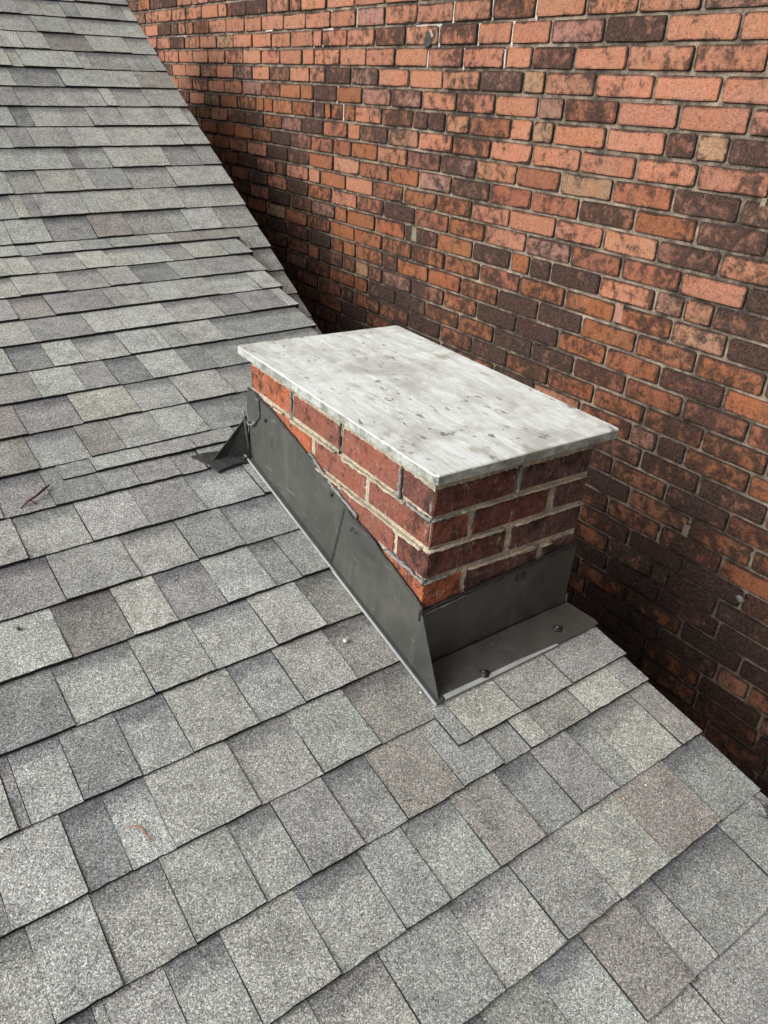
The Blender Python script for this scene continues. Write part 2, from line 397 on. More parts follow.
def area_px(P):
    q = []
    for X in P:
        s, d = proj(X)
        if d < .05: return 0
        q.append((min(max(s[0], 0), 768), min(max(s[1], 0), 1024)))
    return abs(sum(q[i][0] * q[(i + 1) % len(q)][1] - q[(i + 1) % len(q)][0] * q[i][1] for i in range(len(q)))) / 2
jobs = []
for pc in pieces:
    roof, u0, u1, v, rs, t, lift = pc
    fn, fr, run, ex = (Lpt, FRL, SE, EX) if roof == 'L' else (Upt, FRU, SEU, EXU)
    rec = t.islower(); base = TONE[t.upper()]
    br = random.uniform(.93, 1.07) * (1.02 if not rec else .98)
    col = [max(0, base[k] * br * random.uniform(.985, 1.015)) for k in range(3)] + [0.05 if rec else 1.0]
    P = fn(u0, v); v_j = random.uniform(-.0008, .0008)
    eu, ev, n = fr
    hz = (.70 if rec else 1.0) * random.uniform(.93, 1.08) * ((1.4 if v < .9 else 1.22) if roof == 'L' else 1.35)
    gap = .0006
    ys = rs * (ex / EXP)
    wav = .0025 * math.sin(u0 * 4.1 + v * 9)
    org = Vector(P) + ev * v_j + n * (lift + wav * .4) + eu * gap
    M = Matrix.Identity(4)
    ou = Vector(fn(u1, v)) - Vector(P)
    for k in range(3):
        M[k][0] = eu[k] * (ou.length - 2 * gap); M[k][1] = ev[k] * ys; M[k][2] = n[k] * hz; M[k][3] = org[k]
    ar = area_px([fn(u0, v), fn(u1, v), fn(u1, v + run * rs), fn(u0, v + run * rs)])
    if roof == 'L' and u0 > -.005 and v > .0 and v < .6: ar *= .01
    if roof == 'U' and v < VB: ar *= .3
    jobs.append((ar, roof, M, col, random.randrange(12)))
jobs.sort(key=lambda j: -j[0])
rest = {'L': [], 'U': []}
for k, (ar, roof, M, col, vi) in enumerate(jobs):
    if k < 300 and ar > 20:
        o = bpy.data.objects.new('shingle', SMESH[vi]); o.color = col
        place(o, M, roofL if roof == 'L' else roofU)
    else: rest[roof].append((M, col, vi))
for roof, lst in rest.items():
    V, Fc, MI, T, VVs = [], [], [], [], []
    for M, col, vi in lst:
        v_, f_, m_, vv_ = SV[vi]; n0 = len(V)
        V += [M @ Vector(q) for q in v_]; Fc += [tuple(i + n0 for i in q) for q in f_]; MI += m_; T += [col] * len(v_); VVs += vv_
    me = mesh('shingle_field', V, Fc, [M_SH, M_ED], MI); add_tint(me, T, VVs)
    o = bpy.data.objects.new('shingle_field', me); o['kind'] = 'stuff'; place(o, None, roofL if roof == 'L' else roofU)

# house walls and boards under the roofs
def wallbox(name, x0, x1, y0, y1, z0, ztop):
    V = [Vector((x, y, z0)) for x, y in ((x0, y0), (x1, y0), (x1, y1), (x0, y1))] + [Vector((x, y, ztop(x, y))) for x, y in ((x0, y0), (x1, y0), (x1, y1), (x0, y1))]
    return obj(name, V, [(3, 2, 1, 0), (4, 5, 6, 7), (0, 1, 5, 4), (1, 2, 6, 5), (2, 3, 7, 6), (3, 0, 4, 7)], [M_FAR], house)
wallbox('lower_wall', -3.0, .385, -2.35, 1.2, GZ, lambda x, y: RZ + SL * y + TW * x - .045)
ZR = ZB + SU * (V_TOP - VB) - .05
V = [(x, y, z) for x in (-3.0, .665) for y, z in ((1.2, GZ), (6.0, GZ), (6.0, ZR - .62 * (6.0 - V_TOP)), (V_TOP, ZR), (1.2, ZB + SU * (1.2 - VB) - .05))]
obj('upper_wall', V, [(4, 3, 2, 1, 0), (5, 6, 7, 8, 9), (0, 1, 6, 5), (1, 2, 7, 6), (2, 3, 8, 7), (3, 4, 9, 8), (4, 0, 5, 9)], [M_FAR], house)
def board(name, pts, off, mat=M_FASC): V, Fc = prism(pts, off); return obj(name, V, Fc, [mat], house)
dz = lambda q, h: Vector(q) + Vector((0, 0, h))
board('rake_board', [dz(Lpt(.40, V_EAVE), -.036), dz(Lpt(.40, .76), -.036), dz(Lpt(.40, .76), -.15), dz(Lpt(.40, V_EAVE), -.15)], (.02, 0, 0))
board('rake_board', [dz(Lpt(.412, .78), -.036), dz(Lpt(.50, 1.284), -.036), dz(Lpt(.595, 2.2), -.036), dz(Lpt(.595, 2.2), -.12), dz(Lpt(.50, 1.284), -.5), dz(Lpt(.412, .78), -.62)], (-.02, 0, 0))
board('rake_board', [dz(Upt(.685, V_UE), -.042), dz(Upt(.685, V_TOP), -.042), dz(Upt(.685, V_TOP), -.16), dz(Upt(.685, V_UE), -.16)], (.02, 0, 0))
board('eave_board', [dz(Lpt(U_LEFT, V_EAVE + .01), -.036), dz(Lpt(.40, V_EAVE + .01), -.036), dz(Lpt(.40, V_EAVE + .01), -.17), dz(Lpt(U_LEFT, V_EAVE + .01), -.17)], (0, .02, 0))
V, Fc = prism([Upt(U_LEFT, V_TOP), Upt(RAKEU, V_TOP), Upt(RAKEU, V_TOP) + np.array([0, 2.7, -1.67]), Upt(U_LEFT, V_TOP) + np.array([0, 2.7, -1.67])], (0, 0, -.03))
me = mesh('rear_slope', V, Fc, [M_SH]); add_tint(me, [(.28, .28, .26, 1)] * len(V), [0] * len(V)); place(bpy.data.objects.new('rear_slope', me), None, house)

# ------------------------------------------------------------------ neighbour's brick wall
WX, WYAW, WZ, WH = 1.157, .0023, .764, .0676
def Wx(y): return WX + WYAW * y
def Wpt(y, z): return np.array([Wx(y), y, z])
wall = empty('brick_wall', (WX + .15, 2, GZ)); tag(wall, 'tall weathered red brick wall of the neighbouring building with sooty bricks', 'wall')
Y0, Y1, ZT = -3.2, 7.5, 3.2
V, Fc = box(0, .3, Y0, Y1, GZ, ZT); V = [(Wx(y) + .013 + x, y, z) for x, y, z in V]
# mortar bed: a finely uneven face behind the bricks
def bed(name, x_off, ys, zs, amp, mat, parent):
    V = [(Wx(y) + x_off + random.uniform(-amp, amp), y, z) for z in zs for y in ys]; n = len(ys)
    Fc = [(j * n + i, (j + 1) * n + i, (j + 1) * n + i + 1, j * n + i + 1) for j in range(len(zs) - 1) for i in range(n - 1)]
    return obj(name, V, Fc, [mat], parent, smooth=True)
bed('mortar', .0075, list(np.linspace(-1.4, 6.2, 381)), list(np.linspace(-1.9, 1.9, 190)), .0014, M_WM, wall)
obj('wall_core', V, Fc, [M_FAR], wall)
WT = {'s': ((.300, .142, .092), .80), 'o': ((.225, .092, .047), .66), 'd': ((.19, .092, .066), .36), 'm': ((.225, .095, .058), .52), 'p': ((.235, .128, .098), .60), 't': ((.27, .162, .104), .68), 'b': ((.12, .07, .055), .06)}
ROW = {
 -1: ([244, 261, 283, 305.6, 330, 356, 384.5, 417, 453.7, 492, 536, 586, 639, 704], 'sssssspsssmsssp'),
 0: ([252, 271, 290, 313, 322, 347, 374.6, 405, 438.6, 477.7, 511.5, 550.6, 604.5, 665.7, 740], 'sssssssmsssspdss'),
 1: ([242.6, 261, 280, 301.7, 314, 339.5, 365.5, 395, 427.5, 463, 504.5, 532, 574, 627.4, 693.5, 768], 'ssssssssssssdssss'),
 2: ([252, 269.4, 289.5, 309, 325.4, 350.7, 378, 408.7, 442.5, 479.7, 522.4, 544.6, 595, 654, 721.6], 'psdssdpsssptssss'),
 3: ([261, 280, 300.4, 313, 336, 362, 390.5, 421.7, 456, 494.6, 538, 563.6, 617.5, 678.7, 750], 'pmoodoppssspmsss'),
 4: ([255.6, 263.4, 272.6, 292, 313, 324.6, 331, 343, 354.6, 382, 412, 427.7, 444.6, 469, 510, 532, 553.7, 605.8, 665, 695.6, 728], 'ooooopooosmddsmstssdtp'),
 5: ([245, 263.4, 281.7, 302, 323, 347, 360, 387, 418.5, 452.4, 490, 531.6, 580, 635.7, 697], 'mdopdmsdtsmsssss'),
 6: ([252, 271, 290, 311, 333, 351, 377, 407, 440.4, 475.8, 516, 560, 612, 672, 740], 'ooddmoosdpsmtmdt'),
 7: ([388, 418, 451, 489, 531, 578, 634, 696, 768], 'mopdmmdods'), 8: ([436, 471, 509, 555, 602, 656.5, 719], 'oossssds'),
 9: ([448, 484, 525, 570, 621, 680, 746], 'mospmmsd'), 10: ([437, 472, 510, 529, 550, 599, 654, 683, 712.5], 'dododdspsd'),
 11: ([444, 479, 519, 564, 614, 671, 726], 'oomoootd'), 12: ([428, 460, 497, 537, 581, 635, 695], 'oooddooo'),
 13: ([443, 476, 515, 557.5, 605, 659, 723], 'doddoomo'), 14: ([425, 458, 493, 531, 573, 624.5, 682, 747], 'dooddmomm'),
 15: ([439.5, 471, 506, 547.6, 592.7, 643.5, 701.6, 767], 'dodooooom'), 16: ([629.7, 656, 684, 747.7], 'opdoo'),
 17: ([640, 698, 766], 'dmdo'), 18: ([611.5, 665, 727], 'mmdo'), 19: ([628.4, 688, 751], 'dmoo'), 20: ([607, 659, 720], 'mmmo'), 21: ([628, 681, 741], 'mddm'), 22: ([607, 652, 668, 715], 'otpdd'),
}
def brick_variant(k, w_, corner=.0078):
    rnd = random.Random(500 + k); h = .0600; V = []
    def outline(ins, y, jit, c):
        pts = []
        x0, x1, z0, z1 = ins, w_ - ins, ins, h - ins
        seq = [(x0 + c, z0), ((x0 * 2 + x1) / 3, z0), ((x0 + 2 * x1) / 3, z0), (x1 - c, z0), (x1, z0 + c), (x1, z1 - c), (x1 - c, z1), ((x0 + 2 * x1) / 3, z1), ((x0 * 2 + x1) / 3, z1), (x0 + c, z1), (x0, z1 - c), (x0, z0 + c)]
        return [(x + rnd.uniform(-jit, jit), y, z + rnd.uniform(-jit, jit)) for x, z in seq]
    ch = rnd.random() < .5
    V += outline(.0030, 0, .0016, corner * rnd.uniform(.5, 1.0)); V += outline(.0008, .0032, .0008, corner * .7); V += outline(.0008, .03, 0, corner * .6)
    if ch:
        k0 = rnd.choice([3, 5, 8, 10])
        for q in (k0, k0 + 1): x, y, z = V[q]; V[q] = (x + (w_ / 2 - x) * .10, y + .002, z + (h / 2 - z) * .25)
    n = 12; cx = len(V); V.append((w_ / 2, -.0006, h / 2)); inn = len(V); V += outline(.0085, -.0004 , .0015, .006)
    Fc = [(inn + i, inn + (i + 1) % n, cx) for i in range(n)] + [(i, (i + 1) % n, inn + (i + 1) % n, inn + i) for i in range(n)]
    for r in range(2): Fc += [(r * n + (i + 1) % n, r * n + i, (r + 1) * n + i, (r + 1) * n + (i + 1) % n) for i in range(n)]
    return V, Fc, [(.92,) * 3 + (1,)] * 0 + [(q, q, q, q) for q in [rnd.uniform(.55, .95) for _ in range(12)]] + [(.34, .32, .32, .4)] * 24 + [(1, 1, 1, 1)] * 13  # edge rings tinted dark: shade of the joint gaps painted into the colour
FULL = .203; HEAD = .100
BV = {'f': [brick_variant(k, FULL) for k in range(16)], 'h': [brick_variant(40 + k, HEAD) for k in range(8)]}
BM = {}
for key, lst in BV.items():
    BM[key] = []
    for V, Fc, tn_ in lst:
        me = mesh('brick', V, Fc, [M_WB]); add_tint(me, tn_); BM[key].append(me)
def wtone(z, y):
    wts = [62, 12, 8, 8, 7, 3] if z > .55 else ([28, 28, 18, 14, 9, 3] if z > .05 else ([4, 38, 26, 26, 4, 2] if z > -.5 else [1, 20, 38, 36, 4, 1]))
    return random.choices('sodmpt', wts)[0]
MJ = .0082
wj = []
def add_brick(y0, y1, row, t):
    z = WZ - row * WH + .0038; L = y1 - y0 - MJ * random.uniform(.8, 1.2)
    if L < .02: return
    key = 'h' if L < .14 else 'f'; vi = random.randrange(len(BV[key]))
    col, al = WT[t]; br = random.uniform(.88, 1.12)
    c = [min(.9, q * br * random.uniform(.96, 1.04)) for q in col] + [min(1, max(0, al + random.uniform(-.2, .2)))]
    low_row = min(1, max(0, (row - 9) / 11)); c[3] = max(.15, c[3] - .15 * low_row)  # alpha drops gradually over the lower rows
    ref = HEAD if key == 'h' else FULL
    yc = y0 + MJ / 2; proud = random.uniform(-.0018, .0016)
    M = Matrix.Identity(4)
    sx = L / ref
    # local x -> +Y?  seen from -X side the wall's local x runs toward -Y
    yb = y1 - MJ / 2
    ang = random.uniform(-.004, .004)
    M[0][0] = 0; M[1][0] = -sx; M[2][0] = ang
    M[0][1] = 1; M[1][1] = 0; M[2][1] = 0
    M[0][2] = 0; M[1][2] = 0; M[2][2] = random.uniform(.97, 1.02)
    M[0][3] = Wx(yb) + proud; M[1][3] = yb; M[2][3] = z
    ar = area_px([Wpt(y0, z), Wpt(y1, z), Wpt(y1, z + .057), Wpt(y0, z + .057)])
    wj.append((ar, M, c, key, vi))
def fillw(ya, yb, row):
    z = WZ - row * WH; y = ya
    while y < yb - .03:
        L = .2125 * random.uniform(.97, 1.03) if random.random() < .86 else .107
        e = yb if yb - (y + L) < .06 else y + L
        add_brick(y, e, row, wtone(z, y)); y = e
for row in range(-20, 40):
    zm = WZ - row * WH + WH * .5
    if row in ROW:
        xs, tn = ROW[row]
        ys = [solve(lambda y: Wpt(y, zm), x, -.6, 9) for x in xs]
        a = ys[0] + .2125; b_ = ys[-1] - .2125
        lim = [a] + ys + [b_]
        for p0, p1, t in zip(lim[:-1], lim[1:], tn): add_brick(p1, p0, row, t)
        fillw(a, 6.1 + .1 * (row % 2), row); fillw(-1.35 - .1 * (row % 2), b_, row)
    else: fillw(-1.35 - random.uniform(0, .2), 6.1, row)
# bricks hidden by roof and chimney rank low; the 300 that show largest are single parts
def hidden(M):
    P = np.array([M[0][3], M[1][3], M[2][3] + .03]); s, d = proj(P); x, y = s
    if not (-20 < x < 790 and -20 < y < 1040): return True
    if x < 135 + .5606 * y - 3 and y < 335: return True
    if y > 330 and x < 320 + (y - 328) * .919: return True
    if 240 < x < 575 and y > 328 + max(0, (x - 395) * .449) and y > 330: return True
    return False
wj = [((a * .001 if hidden(M) else a), M, c, k, v) for a, M, c, k, v in wj]
wj.sort(key=lambda j: -j[0])
V, Fc, T = [], [], []
for k, (ar, M, c, key, vi) in enumerate(wj):
    if k < 300:
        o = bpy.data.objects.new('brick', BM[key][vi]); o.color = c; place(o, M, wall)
    else:
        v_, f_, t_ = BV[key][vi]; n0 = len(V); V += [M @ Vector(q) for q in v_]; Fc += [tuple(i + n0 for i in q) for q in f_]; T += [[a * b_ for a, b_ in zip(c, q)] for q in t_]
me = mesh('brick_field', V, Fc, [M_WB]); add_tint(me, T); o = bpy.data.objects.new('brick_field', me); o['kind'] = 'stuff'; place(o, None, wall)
# white repointing in some joints, two odd patches, a filled hole
def onW(px, py):
    c, d = ray(px, py); t = (WX - c[0]) / d[0]; return c + t * d
def wstrip(x0, y0, x1, y1, wd, mat=M_WHITE, name='mortar_patch', dep=.0016):
    a, b_ = onW(x0, y0), onW(x1, y1); n = 5; L, R = [], []
    dv = Vector(b_ - a).normalized(); sd_ = dv.cross(Vector((1, 0, 0)))
    for i in range(n):
        q = Vector(a + (b_ - a) * i / (n - 1)); q.x = Wx(q.y) + dep
        L.append(q + sd_ * wd * random.uniform(.4, .62)); R.append(q - sd_ * wd * random.uniform(.4, .62))
    V, Fc = prism(L + R[::-1], (.006, 0, 0)); obj(name, V, Fc, [mat], wall)
for a in [(439, 25, 438, 47), (479, 23, 477, 46), (513.5, 21, 510.5, 47), (454, 1, 452, 23), (493, 0, 491.5, 20), (537, 0, 535, 21), (427.8, 50, 426, 68), (464, 48, 462.5, 70), (504.5, 49, 503, 68),
          (356.5, 8, 355.5, 27), (313.5, 31, 312.5, 48), (322.5, 29, 321.5, 47), (337, 86, 336, 103), (342.5, 104, 342, 121), (330.5, 10, 329.5, 23), (415, 26.5, 441, 25), (322, 30, 332, 29), (131, 3, 139, 2), (264, 31, 271, 30), (175, 37, 184, 36)]:
    wstrip(*a, .0078)
wstrip(404, 187, 402.5, 203, .016, M_TAN); wstrip(620, 304, 616, 322, .030, M_PINK, dep=.0005); wstrip(414, 227, 413, 241, .03, M_TAN, dep=-.002)
wstrip(764, 198, 761, 210, .014, M_TAN); wstrip(687, 526, 683, 536, .02, M_TAN); wstrip(660, 533, 658, 543, .02, M_TAN); wstrip(754, 553, 751, 568, .018, M_TAN)
h_ = onW(427, 38); pg = []
for i in range(13):
    t = 2 * math.pi * i / 13; rr = .023 * random.uniform(.7, 1.15); pg.append((Wx(h_[1]) - .0012, h_[1] + rr * 1.0 * math.cos(t), h_[2] - .004 + rr * 1.15 * math.sin(t)))
V, Fc = prism(pg, (.006, 0, 0)); obj('patched_hole', V, Fc, [M_MEMB], wall)
wstrip(430, 30, 432, 37, .008, M_WHITE, dep=-.0025)
h_ = onW(740.5, 599); V, Fc = lump((h_[0] - .001, h_[1], h_[2]), .012, (.5, 1.2, .9), 8, .3); obj('anchor_stub', V, Fc, [M_SEAL], wall, smooth=True)

# ------------------------------------------------------------------ chimney
TILT, CR = .0221, .0031
Q = Matrix.Rotation(TILT, 3, 'X') @ Matrix.Rotation(CR, 3, 'Y')
q_ = lambda *a: Q @ Vector(a)
CW, CL, B = .4175, .7281, .0677
chim = empty('chimney', (CW / 2, CL / 2, RZ + SL * .36)); tag(chim, 'short red brick chimney with flat stone cap and dark metal flashing', 'chimney')
V, Fc = box(.0022, CW - .0022, .0022, CL - .0022, -.75, .0150)
nx, ny, nz = 14, 24, 14
def core_face(o, a, b_, na, nb, amp):
    n = Vector(a).cross(Vector(b_)).normalized(); V = []
    for j in range(nb + 1):
        for i in range(na + 1):
            q = Vector(o) + Vector(a) * i / na + Vector(b_) * j / nb
            if 0 < i < na and 0 < j < nb: q += n * random.uniform(-amp, amp)
            V.append(Q @ q)
    return V, [(j * (na + 1) + i, j * (na + 1) + i + 1, (j + 1) * (na + 1) + i + 1, (j + 1) * (na + 1) + i) for j in range(nb) for i in range(na)]
k_ = .0034; H = .30; zb = -.285
parts = [core_face((k_, k_, zb), (CW - 2 * k_, 0, 0), (0, 0, H), 60, 44, .0013), core_face((k_, CL - k_, zb), (0, -(CL - 2 * k_), 0), (0, 0, H), 100, 44, .0013),
         core_face((CW - k_, k_, zb), (0, CL - 2 * k_, 0), (0, 0, H), 60, 30, .001), core_face((CW - k_, CL - k_, zb), (-(CW - 2 * k_), 0, 0), (0, 0, H), 40, 30, .001)]
V, Fc = merge(parts + [([Q @ Vector(v) for v in box(.003, CW - .003, .003, CL - .003, -.75, -.28)[0]], box(0, 1, 0, 1, 0, 1)[1])])
obj('mortar', V, Fc, [M_CM], chim, smooth=False)
def block(x0, x1, y0, y1, z0, z1, ch=.003, seed=0):
    rnd = random.Random(seed); V = []; c = ch
    sx = [(x0, x0 + c), (x1, x1 - c)]; 
    xs, ys, zs = (x0, x1), (y0, y1), (z0, z1)
    idx = {}
    def add(key, p): idx[key] = len(V); V.append(p)
    for i in (0, 1):
        for j in (0, 1):
            for k in (0, 1):
                sx_, sy_, sz_ = (1 if i == 0 else -1), (1 if j == 0 else -1), (1 if k == 0 else -1)
                cj = c * rnd.uniform(.5, 1.9)
                add((i, j, k, 0), (xs[i], ys[j] + sy_ * cj, zs[k] + sz_ * cj)); add((i, j, k, 1), (xs[i] + sx_ * cj, ys[j], zs[k] + sz_ * cj)); add((i, j, k, 2), (xs[i] + sx_ * cj, ys[j] + sy_ * cj, zs[k]))
    Fc = []
    g = lambda *a: idx[a]
    for i in (0, 1): q = [g(i, 0, 0, 0), g(i, 1, 0, 0), g(i, 1, 1, 0), g(i, 0, 1, 0)]; Fc.append(tuple(q if i else q[::-1]))
    for j in (0, 1): q = [g(0, j, 0, 1), g(1, j, 0, 1), g(1, j, 1, 1), g(0, j, 1, 1)]; Fc.append(tuple(q[::-1] if j else q))
    for k in (0, 1): q = [g(0, 0, k, 2), g(1, 0, k, 2), g(1, 1, k, 2), g(0, 1, k, 2)]; Fc.append(tuple(q if k else q[::-1]))
    for i in (0, 1):
        for j in (0, 1): Fc.append((g(i, j, 0, 0), g(i, j, 0, 1), g(i, j, 1, 1), g(i, j, 1, 0)))
    for i in (0, 1):
        for k in (0, 1): Fc.append((g(i, 0, k, 0), g(i, 0, k, 2), g(i, 1, k, 2), g(i, 1, k, 0)))
    for j in (0, 1):
        for k in (0, 1): Fc.append((g(0, j, k, 1), g(0, j, k, 2), g(1, j, k, 2), g(1, j, k, 1)))
    for i in (0, 1):
        for j in (0, 1):
            for k in (0, 1): Fc.append((g(i, j, k, 0), g(i, j, k, 1), g(i, j, k, 2)))
    return V, Fc
RED, ORG, MAR, LRED = (.16, .066, .050), (.30, .100, .052), (.135, .072, .064), (.205, .080, .058)
seed = [0]
def cbrick(x0, x1, y0, y1, row, col, clean=.85):
    seed[0] += 1; j = lambda: random.uniform(-.0018, .0018)
    z1 = -B * (row - 1) - .0048 + j() * .6; z0 = -B * row + .0050 + j() * .6
    V, Fc = block(x0 + abs(j()) * .8, x1 - abs(j()) * .8, y0 + abs(j()) * .8, y1 - abs(j()) * .8, z0, z1, .0034, seed[0])
    me = mesh('brick', [Q @ Vector(v) for v in V], Fc, [M_CB]); add_tint(me, [(1, 1, 1, 1)] * len(V))
    import bmesh
    bm = bmesh.new(); bm.from_mesh(me); bmesh.ops.recalc_face_normals(bm, faces=bm.faces); bm.to_mesh(me); bm.free()
    o = bpy.data.objects.new('brick', me); br = random.uniform(.9, 1.1); o.color = [c * br for c in col] + [min(1, clean + random.uniform(.06, .22))]; place(o, None, chim)
D = .098
for row in (1, 3):
    fc = MAR
    cbrick(0, .205, 0, D, row, (.135, .055, .045), .58); cbrick(.2145, CW, 0, D, row, MAR, .52)
    sc_ = {1: [LRED, LRED, ORG], 3: [LRED, ORG, RED]}[row]
    for k, (a, b_) in enumerate([(.1045, .3085), (.3175, .5185), (.5275, CL)]):
        cbrick(0, D, a, b_, row, sc_[k], .66 if row == 1 else .58); cbrick(CW - D, CW, a, b_, row, RED, .6)
    cbrick(.105, .305, CL - D, CL, row, RED, .7)
for row in (2, 4):
    for k, (a, b_) in enumerate([(0, .205), (.2145, .419), (.4285, .622)]):
        c = [LRED if row == 2 else ORG, LRED, ORG][k]
        cbrick(0, D, a, b_, row, c, .62); cbrick(CW - D, CW, a, b_, row, MAR, .6)
    cbrick(.1045, .3085, 0, D, row, MAR if row == 4 else (.13, .052, .043), .56)
    cbrick(0, .205, CL - D, CL, row, RED, .8); cbrick(.2145, CW, CL - D, CL, row, RED, .8)
# stone cap, unevenly cut edges
ox0, ox1, oy0, oy1, z0, z1 = -.0188, CW + .0418, -.0216, CL + .0357, .0165, .0362
def caploop(ins, z, jit):
    pts = []; x0, x1, y0, y1 = ox0 + ins, ox1 - ins, oy0 + ins, oy1 - ins; n = 14; r = .006
    def seg(a, b_, k):
        for i in range(k): t = (i + .0) / k; pts.append((a[0] + (b_[0] - a[0]) * t + random.uniform(-jit, jit), a[1] + (b_[1] - a[1]) * t + random.uniform(-jit, jit), z + random.uniform(-jit, jit) * .4))
    seg((x0 + r, y0), (x1 - r, y0), 14); seg((x1 - r, y0), (x1, y0 + r), 2); seg((x1, y0 + r), (x1, y1 - r), 24); seg((x1, y1 - r), (x1 - r, y1), 2)
    seg((x1 - r, y1), (x0 + r, y1), 14); seg((x0 + r, y1), (x0, y1 - r), 2); seg((x0, y1 - r), (x0, y0 + r), 24); seg((x0, y0 + r), (x0 + r, y0), 2)
    return pts
lo = [caploop(.001, z0, .0003), caploop(0, z0 + .0015, .0003), caploop(.0002, z1 - .002, .0003), caploop(.0018, z1, .0003)]
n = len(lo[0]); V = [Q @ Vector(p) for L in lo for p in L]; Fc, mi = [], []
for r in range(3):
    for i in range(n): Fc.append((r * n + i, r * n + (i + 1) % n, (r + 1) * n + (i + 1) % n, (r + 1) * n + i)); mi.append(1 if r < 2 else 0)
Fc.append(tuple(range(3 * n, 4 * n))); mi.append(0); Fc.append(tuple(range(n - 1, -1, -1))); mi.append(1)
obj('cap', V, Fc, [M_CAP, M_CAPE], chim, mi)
# bedding mortar under the cap
V, Fc = box(.006, CW - .006, .006, CL - .006, .0145, .0172); obj('bedding', [Q @ Vector(v) for v in V], Fc, [M_SEAL], chim)

# flashing -----------------------------------------------------------
def roofz(x, y): return RZ + SL * (y * cc - x * ss) + TW * x
def rz_l(x, y):                              # roof height in the chimney's tilted frame (approx.)
    p = Q.inverted() @ Vector((x, y, roofz(x, y))); return p.z
def sheet(name, poly, off, mat=M_FL, parent=chim): V, Fc = prism([Q @ Vector(p) for p in poly], Q @ Vector(off)); return obj(name, V, Fc, [mat], parent)
tz = lambda y: float(np.interp(y, [-.02, 0, .153, .27, .411, .52, .62, .735], [-.258, -.250, -.203, -.174, -.126, -.100, -.080, -.066]))
def side_panel(ya, yb, front, xo):
    ys = list(np.linspace(ya, yb, 7)); top = []
    for y in ys: top.append((xo, y, tz(y) + random.uniform(-.002, .002)))
    bot = [(xo, y, rz_l(0, y) + .004) for y in ys[::-1]]
    if front: bot[0] = (xo, yb + .022, rz_l(0, yb + .022) + .004); top[-1] = (xo, yb - .02, tz(yb - .02))
    if front: bot = bot[:-1] + [(xo, ya, rz_l(0, ya) + .004), (xo, -.093, rz_l(0, -.093) + .009)]
    return sheet('side_flashing', top + bot, (-.0016, 0, 0))
f1 = side_panel(-.004, .292, True, -.0052); f2 = side_panel(.272, .735, False, -.0018)
def strip_on_roof(name, x0, x1, ya, yb, h0, h1, mat, parent):
    V, Fc = prism([(x0, ya, roofz(x0, ya) + h0), (x1, ya, roofz(x1, ya) + h0), (x1, yb, roofz(x1, yb) + h0), (x0, yb, roofz(x0, yb) + h0)], (0, 0, h1 - h0)); return obj(name, V, Fc, [mat], parent)
strip_on_roof('roof_flange', -.0185, -.003, -.088, .30, .0125, .0145, M_FL, f1); strip_on_roof('roof_flange', -.0165, -.001, .285, .74, .0118, .0138, M_FL, f2)
strip_on_roof('hem', -.0215, -.0183, -.088, .30, .0115, .0160, M_LIP, f1); strip_on_roof('hem', -.0195, -.0163, .285, .74, .0108, .0152, M_LIP, f2)
# front apron: upright leaf, roof leaf, bare lower edge
az = lambda x: -.268 + .034 * x / CW
ap = [(-.004, -.0042, az(0)), (.1, -.0042, az(.1) + .003), (.25, -.0042, az(.25)), (CW + .004, -.0042, az(CW))]
apron = sheet('apron_flashing', [*ap[::-1], (-.004, -.0042, rz_l(0, 0) + .010), (CW + .004, -.0042, rz_l(CW, 0) + .010)], (0, -.0016, 0))
AY, HH = -.084, .0145
def apq(x, y, h): return (x, y, roofz(x, y) + h)
V, Fc = prism([apq(-.003, -.003, HH), apq(CW + .006, -.003, HH), apq(CW + .030, -.070, HH), apq(CW + .028, AY + .002, HH), apq(.25, AY - .001, HH), apq(-.003, AY, HH)][::-1], (0, 0, -.0018)); obj('roof_leaf', V, Fc, [M_FL], apron)
V, Fc = prism([apq(.006, AY + .008, HH + .0007), apq(.10, AY + .0065, HH + .0007), apq(.20, AY + .006, HH + .0007), apq(.315, AY + .0015, HH + .0007), apq(.315, AY - .002, HH + .0005), apq(.15, AY - .0025, HH + .0005), apq(.006, AY - .002, HH + .0005)][::-1], (0, 0, -.003)); obj('hem', V, Fc, [M_LIP], apron)
V, Fc = prism([apq(CW + .005, -.002, HH), apq(CW + .007, -.002, HH), apq(CW + .007, .06, HH), apq(CW + .005, .06, HH)], (0, 0, .02)); obj('corner_tab', V, Fc, [M_FL], apron)
V, Fc = prism([Q @ Vector(p) for p in ((-.0036, .2765, tz(.272) - .004), (-.0036, .3215, rz_l(0, .3145) + .006), (-.0036, .3135, rz_l(0, .3145) + .006), (-.0036, .2715, tz(.272) - .004))], Q @ Vector((-.0036, 0, 0))); obj('lap_seam_shade', V, Fc, [M_TAR], f1)  # black strip standing in for the gap shadow where the sheets lap
for x, y in ((.115, -.072), (.345, -.052)):
    c = (x, y, roofz(x, y) + HH + .001); V, Fc = lump(c, .0105, (1.0, 1.1, .5), 9, .25); n_ = obj('sealed_nail', V, Fc, [M_TAR], apron, smooth=True)
    V, Fc = lump((c[0] - .001, c[1] + .001, c[2] + .004), .0035, (1, 1, .5), 7, .2); obj('nail_head', V, Fc, [M_SEAL], n_, smooth=True)
for x in (.245, .262):
    V, Fc = box(x, x + .007, -.0075, -.0055, az(x) - .03, az(x) - .014); obj('clip', [Q @ Vector(v) for v in V], Fc, [M_TAR], apron)
for y, z in ((.238, -.205), (.226, -.209), (.245, -.212), (.33, -.17), (.64, -.115)):
    V, Fc = lump(Q @ Vector((-.0062, y, z)), .0035, (.5, 1.3, 1.5), 7, .35); obj('sealant_spot', V, Fc, [M_TAR], f1, smooth=True)
